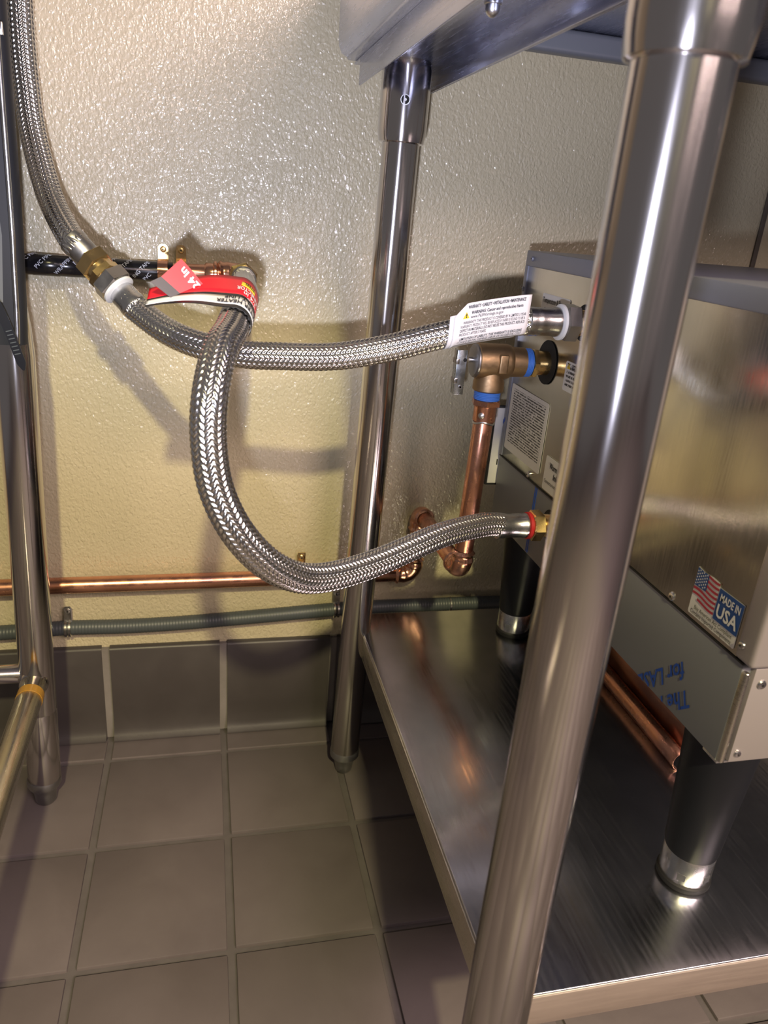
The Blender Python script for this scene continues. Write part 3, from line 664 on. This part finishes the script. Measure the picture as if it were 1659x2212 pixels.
# ================================================================== paper tag on the middle hose
def hoseB_c(x):
    i = int(np.argmin(np.abs(PB[:, 0] - x))); return PB[i]
def tagB(a, b, off=0.0):
    # a: along hose from the left end, b: metres above the hose axis, wrapped round the front of the hose
    x = .2400 + a; c = hoseB_c(x); rr = .0152 + off
    lift = .0035 * (a / .08) * max(0.0, b) / .03
    if b > 0: y = c[1] - rr - .0 - lift * .4; z = c[2] + b
    else:
        t = min(-b / rr, 2.3); y = c[1] - rr * math.cos(t); z = c[2] - rr * math.sin(t)
    return Vector((x, y, z))
wt = thing('warning_tag', 'white paper warning tag wrapped round the hose beside the heater port', 'tag', None, (.28, .722, .70))
na, nb = 20, 16
def tag_sheet(name, a0, a1, lo, hi, off, m, parent, cut=0.0):
    V, F = [], []
    for i in range(na + 1):
        a = a0 + (a1 - a0) * i / na; top = hi - max(0, (cut - (a - a0))) * .9; bot = lo(a)
        for j in range(nb + 1): V.append(tagB(a, bot + (top - bot) * j / nb, off))
    for i in range(na):
        for j in range(nb): q = i * (nb + 1) + j; F.append((q, q + nb + 1, q + nb + 2, q + 1))
    o = from_geo(name, V, F, m, parent, 60); md = o.modifiers.new('paper', 'SOLIDIFY'); md.thickness = .0003; md.offset = -1; return o
tag_sheet('under_layer', -.0045, .070, lambda a: -.0300, .0200, -.0004, 'paper_bright', wt)
face = tag_sheet('printed_face', 0, .0790, lambda a: -.0135 if a > .0 else -.02, .0295, .0004, 'paper_bright', wt, .012)
lines = [('WARRANTY • LIABILITY • INSTALLATION • MAINTENANCE', .0130, .0240, .0046, .026, .060), ('WARNING: Cancer and reproductive Harm', .0170, .0182, .0044, .02, .054), ('www.P65Warnings.ca.gov', .0165, .0142, .0044, .0, .034),
         ('WARRANTY: THIS PRODUCT IS COVERED BY A LIMITED 5 YEAR', .0095, .0094, .0040, .004, .066), ('WARRANTY. PRODUCT WILL BE REPLACED IF THERE IS FOUND TO BE A', .0070, .0056, .0040, .0, .068), ('DEFECT IN MATERIALS. DO NOT REUSE THIS PRODUCT. REPLACE', .0068, .0018, .0040, .01, .068), ('PRODUCT AFTER 5 YEARS.', .0064, -.0020, .0040, .0, .028),
         ('LIMITATION OF LIABILITY. THIS WARRANTY IS EXCLUSIVE', .0075, -.0068, .0040, .015, .066), ('CONSEQUENTIAL DAMAGE LABOR OR INCIDENTAL COST', .0056, -.0104, .0040, .0, .068)]
for s_, a, b, sz, bo, wd in lines:
    text('lettering', s_, sz, (lambda a_, b_: (lambda x, y: tagB(x + a_, y + b_, .0010)))(a, b), 'ink', face, 'LEFT', bo, 1, wd)
from_geo('warning_triangle', [tagB(.0085, .0148, .0010), tagB(.0150, .0148, .0010), tagB(.01175, .0212, .0010)], [(0, 1, 2)], 'yellow_tag', face, 30, None, False)
text('lettering', '!', .0052, lambda a, b: tagB(a + .0112, b + .0157, .0013), 'ink', face, 'LEFT', .05)

# ================================================================== red paper tag on the looping hose
kc = int(np.argmin(np.abs(PC[:, 1] - .678) + (PC[:, 2] < .66))); cC = Vector(PC[kc]); tC = Vector(PC[kc + 25] - PC[kc - 25]).normalized()
upv = (Vector((0, 0, 1)) - tC * tC.z).normalized(); sd = tC.cross(upv).normalized()
if sd.x < 0: sd = -sd                                        # sd: to the right, upv: up, tC: along the hose toward the camera
rt = thing('product_tag', 'red, white and black paper tag folded round the hose loop', 'tag', None, tuple(cC))
rr_ = .0152; TW = .070; FLAG = .078
def smooth01(t): t = max(0.0, min(1.0, t)); return t * t * (3 - 2 * t)
def red_fn(s, b, off=0.0):
    # s > 0: wrapped over the right of the hose; s < 0: free flag to the left; b: 0 at the edge nearest the camera .. TW
    fl = upv * (.0085 * (max(0, b) / TW) ** 1.4)
    if s >= 0:
        i = kc + int(round((TW / 2 - b) / .000544)); c = Vector(PC[max(0, min(len(PC) - 1, i))]) + fl * math.exp(-(s / .03) ** 2)
        t = s / (rr_ + off); return c + upv * math.cos(t) * (rr_ + off) + sd * math.sin(t) * (rr_ + off)
    q = -s / FLAG; e = smooth01(q)
    i = kc + int(round((TW / 2 - b) / .000544)); c0_ = Vector(PC[max(0, min(len(PC) - 1, i))]) + upv * (rr_ + off) + fl
    wrapped = c0_ + sd * s * .97
    mid = cC + fl + upv * (rr_ + off) + sd * s * .97 + Vector((0, 0, .0015 * math.sin(q * 3.3) - .0085 * q * q - .002 * q))
    hv = (-tC * .62 + Vector((0, .1, .14 - .10 * q))) * (1 - .55 * q)
    free = mid + hv * (b - TW / 2)
    k = smooth01(q * 2.4); return wrapped * (1 - k) + free * k
def strip(name, b0_, b1_, off, m, s0=-FLAG, s1=.0330, n=48):
    V, F = [], []
    for i in range(n + 1):
        s = s0 + (s1 - s0) * i / n
        for j in range(5): V.append(red_fn(s, b0_ + (b1_ - b0_) * j / 4, off))
    for i in range(n):
        for j in range(4): q = i * 5 + j; F.append((q, q + 5, q + 6, q + 1))
    o = from_geo(name, V, F, m, rt, 60); md = o.modifiers.new('paper', 'SOLIDIFY'); md.thickness = .0003; md.offset = 0; return o
strip('lower_black_band', 0, .0080, .0, 'black_tag'); wb = strip('white_band', .0080, .0270, .0, 'paper_bright'); bb = strip('black_band', .0270, .0320, .0, 'black_tag'); rb = strip('red_band', .0320, TW, .0, 'red_tag')
strip('yellow_flash', .0500, .0580, .0006, 'yellow_tag', .0020, .0160, 10)
def rtext(s_, s0, b0_, sz, m, parent, bo=.02, wd=None):
    text('lettering', s_, sz, lambda a, b: red_fn(s0 - a, b0_ - b, .0010), m, parent, 'LEFT', bo, 1, wd)
rtext('WATER HEATER', .0300, .0170, .0105, 'ink', wb, .02, .046)
rtext('SUPPLY LINE', .0270, .0262, .0098, 'ink', wb, .02, .036)
rtext('CONNECTOR', .0290, .0470, .0095, 'ink_white', rb, .02, .0300); rtext('3/4 in', .0210, .0385, .0085, 'ink_white', rb, .02, .0150)
rtext('BRAIDED', .0280, .0313, .0045, 'ink_white', bb, .02, .0180); rtext('STEEL', .0150, .0575, .0070, 'ink', rb, .02, .0105)
# folded-back end with the length printed on it
c0 = red_fn(-.058, .044) + Vector((0, -.006, .0065)); ex = Vector((.90, .10, -.40)).normalized(); ey = Vector((.42, .35, .84)).normalized()
def fold(a, b, off=0.0): return c0 + ex * a + ey * b + Vector((0, -1, .2)).normalized() * off
def quad(name, pts, m, off=0.0):
    o = from_geo(name, [fold(a, b, off) for a, b in pts], [tuple(range(len(pts)))], m, rt, 30, None, False); md = o.modifiers.new('paper', 'SOLIDIFY'); md.thickness = .0003; md.offset = 0; return o
fl_ = quad('folded_red_end', [(-.0090, .0020), (.0140, -.0050), (.0260, .0060), (.0240, .0120), (.0120, .0180), (-.0010, .0235)], 'red_tag')
quad('folded_black_end', [(-.0150, -.0060), (.0100, -.0120), (.0140, -.0050), (-.0090, .0020)], 'black_tag')
text('lettering', '24 in', .0120, lambda a, b: fold(.0225 - a * .80 - b * .20, .0035 + a * .36 - b * .72 + .0065, .0010), 'ink_white', fl_, 'LEFT', .03)

# ================================================================== cable tie and copper trough
ct = thing('cable_tie', 'black plastic cable tie hanging off the left table leg bracket', 'cable tie', None, (-.2, .853, .66))
P, t = resample([(-.250, .858, .752), (-.2230, .853, .708), (-.2080, .850, .688), (-.1985, .848, .664), (-.1925, .848, .642), (-.1862, .849, .6175)], .002)
T, A, B = frames(P); V, F = [], []
sidev = np.array([.86, 0, .35]); sidev /= np.linalg.norm(sidev)
for i, p in enumerate(P):
    wdt = .0045 * min(1, (len(P) - 1 - i) / 5 + .25)
    s_ = sidev - T[i] * sidev.dot(T[i]); s_ /= np.linalg.norm(s_); nn = np.cross(T[i], s_)
    for a, b in ((-1, -1), (1, -1), (1, 1), (-1, 1)): V.append(p + s_ * a * wdt + nn * b * .0008)
for i in range(len(P) - 1):
    for q in range(4): F.append((i * 4 + q, i * 4 + (q + 1) % 4, i * 4 + 4 + (q + 1) % 4, i * 4 + 4 + q))
F += [(0, 3, 2, 1), tuple(len(V) - 4 + q for q in range(4))]
st = from_geo('strap', V, F, 'black_plastic', ct, 30)
for k in range(7):
    i = len(P) - 10 - 2 * k; s_ = sidev - T[i] * sidev.dot(T[i]); s_ /= np.linalg.norm(s_); nn = np.cross(T[i], s_); sg = -1 if nn[1] > 0 else 1
    c = P[i] + nn * sg * .0009; V = [c + s_ * a * .0030 + T[i] * b * .0005 + nn * sg * h for h in (0, .0006) for a, b in ((-1, -1), (1, -1), (1, 1), (-1, 1))]
    from_geo('ridge', V, [(0, 1, 2, 3), (7, 6, 5, 4), (0, 4, 5, 1), (1, 5, 6, 2), (2, 6, 7, 3), (3, 7, 4, 0)], 'conduit', st, 30, None, False)
cs = thing('copper_trough', 'length of curled copper strip lying on the shelf under the heater', 'copper strip', None, (.515, .75, ZS))
prof = []
for k in range(13): t = PI * 1.12 + (-PI * .98) * k / 12 - PI * .06; prof.append((.507 + .0100 * math.cos(t), ZS + .0112 + .0100 * math.sin(t)))
prof = [(.5005, ZS + .0008)] + [(x, z) for x, z in prof] 
prof = [(.5120 + .0105 * math.cos(t), ZS + .0120 + .0112 * math.sin(t)) for t in np.linspace(PI * 1.45, PI * .42, 16)]
ys = np.linspace(.571, .90, 8); k = len(prof)
V = [(x, y, z) for y in ys for x, z in prof]; F = [(i * k + j, i * k + j + 1, (i + 1) * k + j + 1, (i + 1) * k + j) for i in range(len(ys) - 1) for j in range(k - 1)]
cu = from_geo('curled_edge', V, F, 'copper', cs, 60); md = cu.modifiers.new('gauge', 'SOLIDIFY'); md.thickness = .0010; md.offset = 1
x0, z0 = prof[-1]
fl2 = from_geo('flange', [(x0, .571, z0), (x0 + .006, .560, z0 + .010), (x0 + .006, .90, z0 + .010), (x0, .90, z0), (x0 + .008, .566, z0 + .034), (x0 + .008, .90, z0 + .034)], [(0, 1, 2, 3), (1, 4, 5, 2)], 'copper_dark', cs, 60)
md = fl2.modifiers.new('gauge', 'SOLIDIFY'); md.thickness = .0010; md.offset = 0
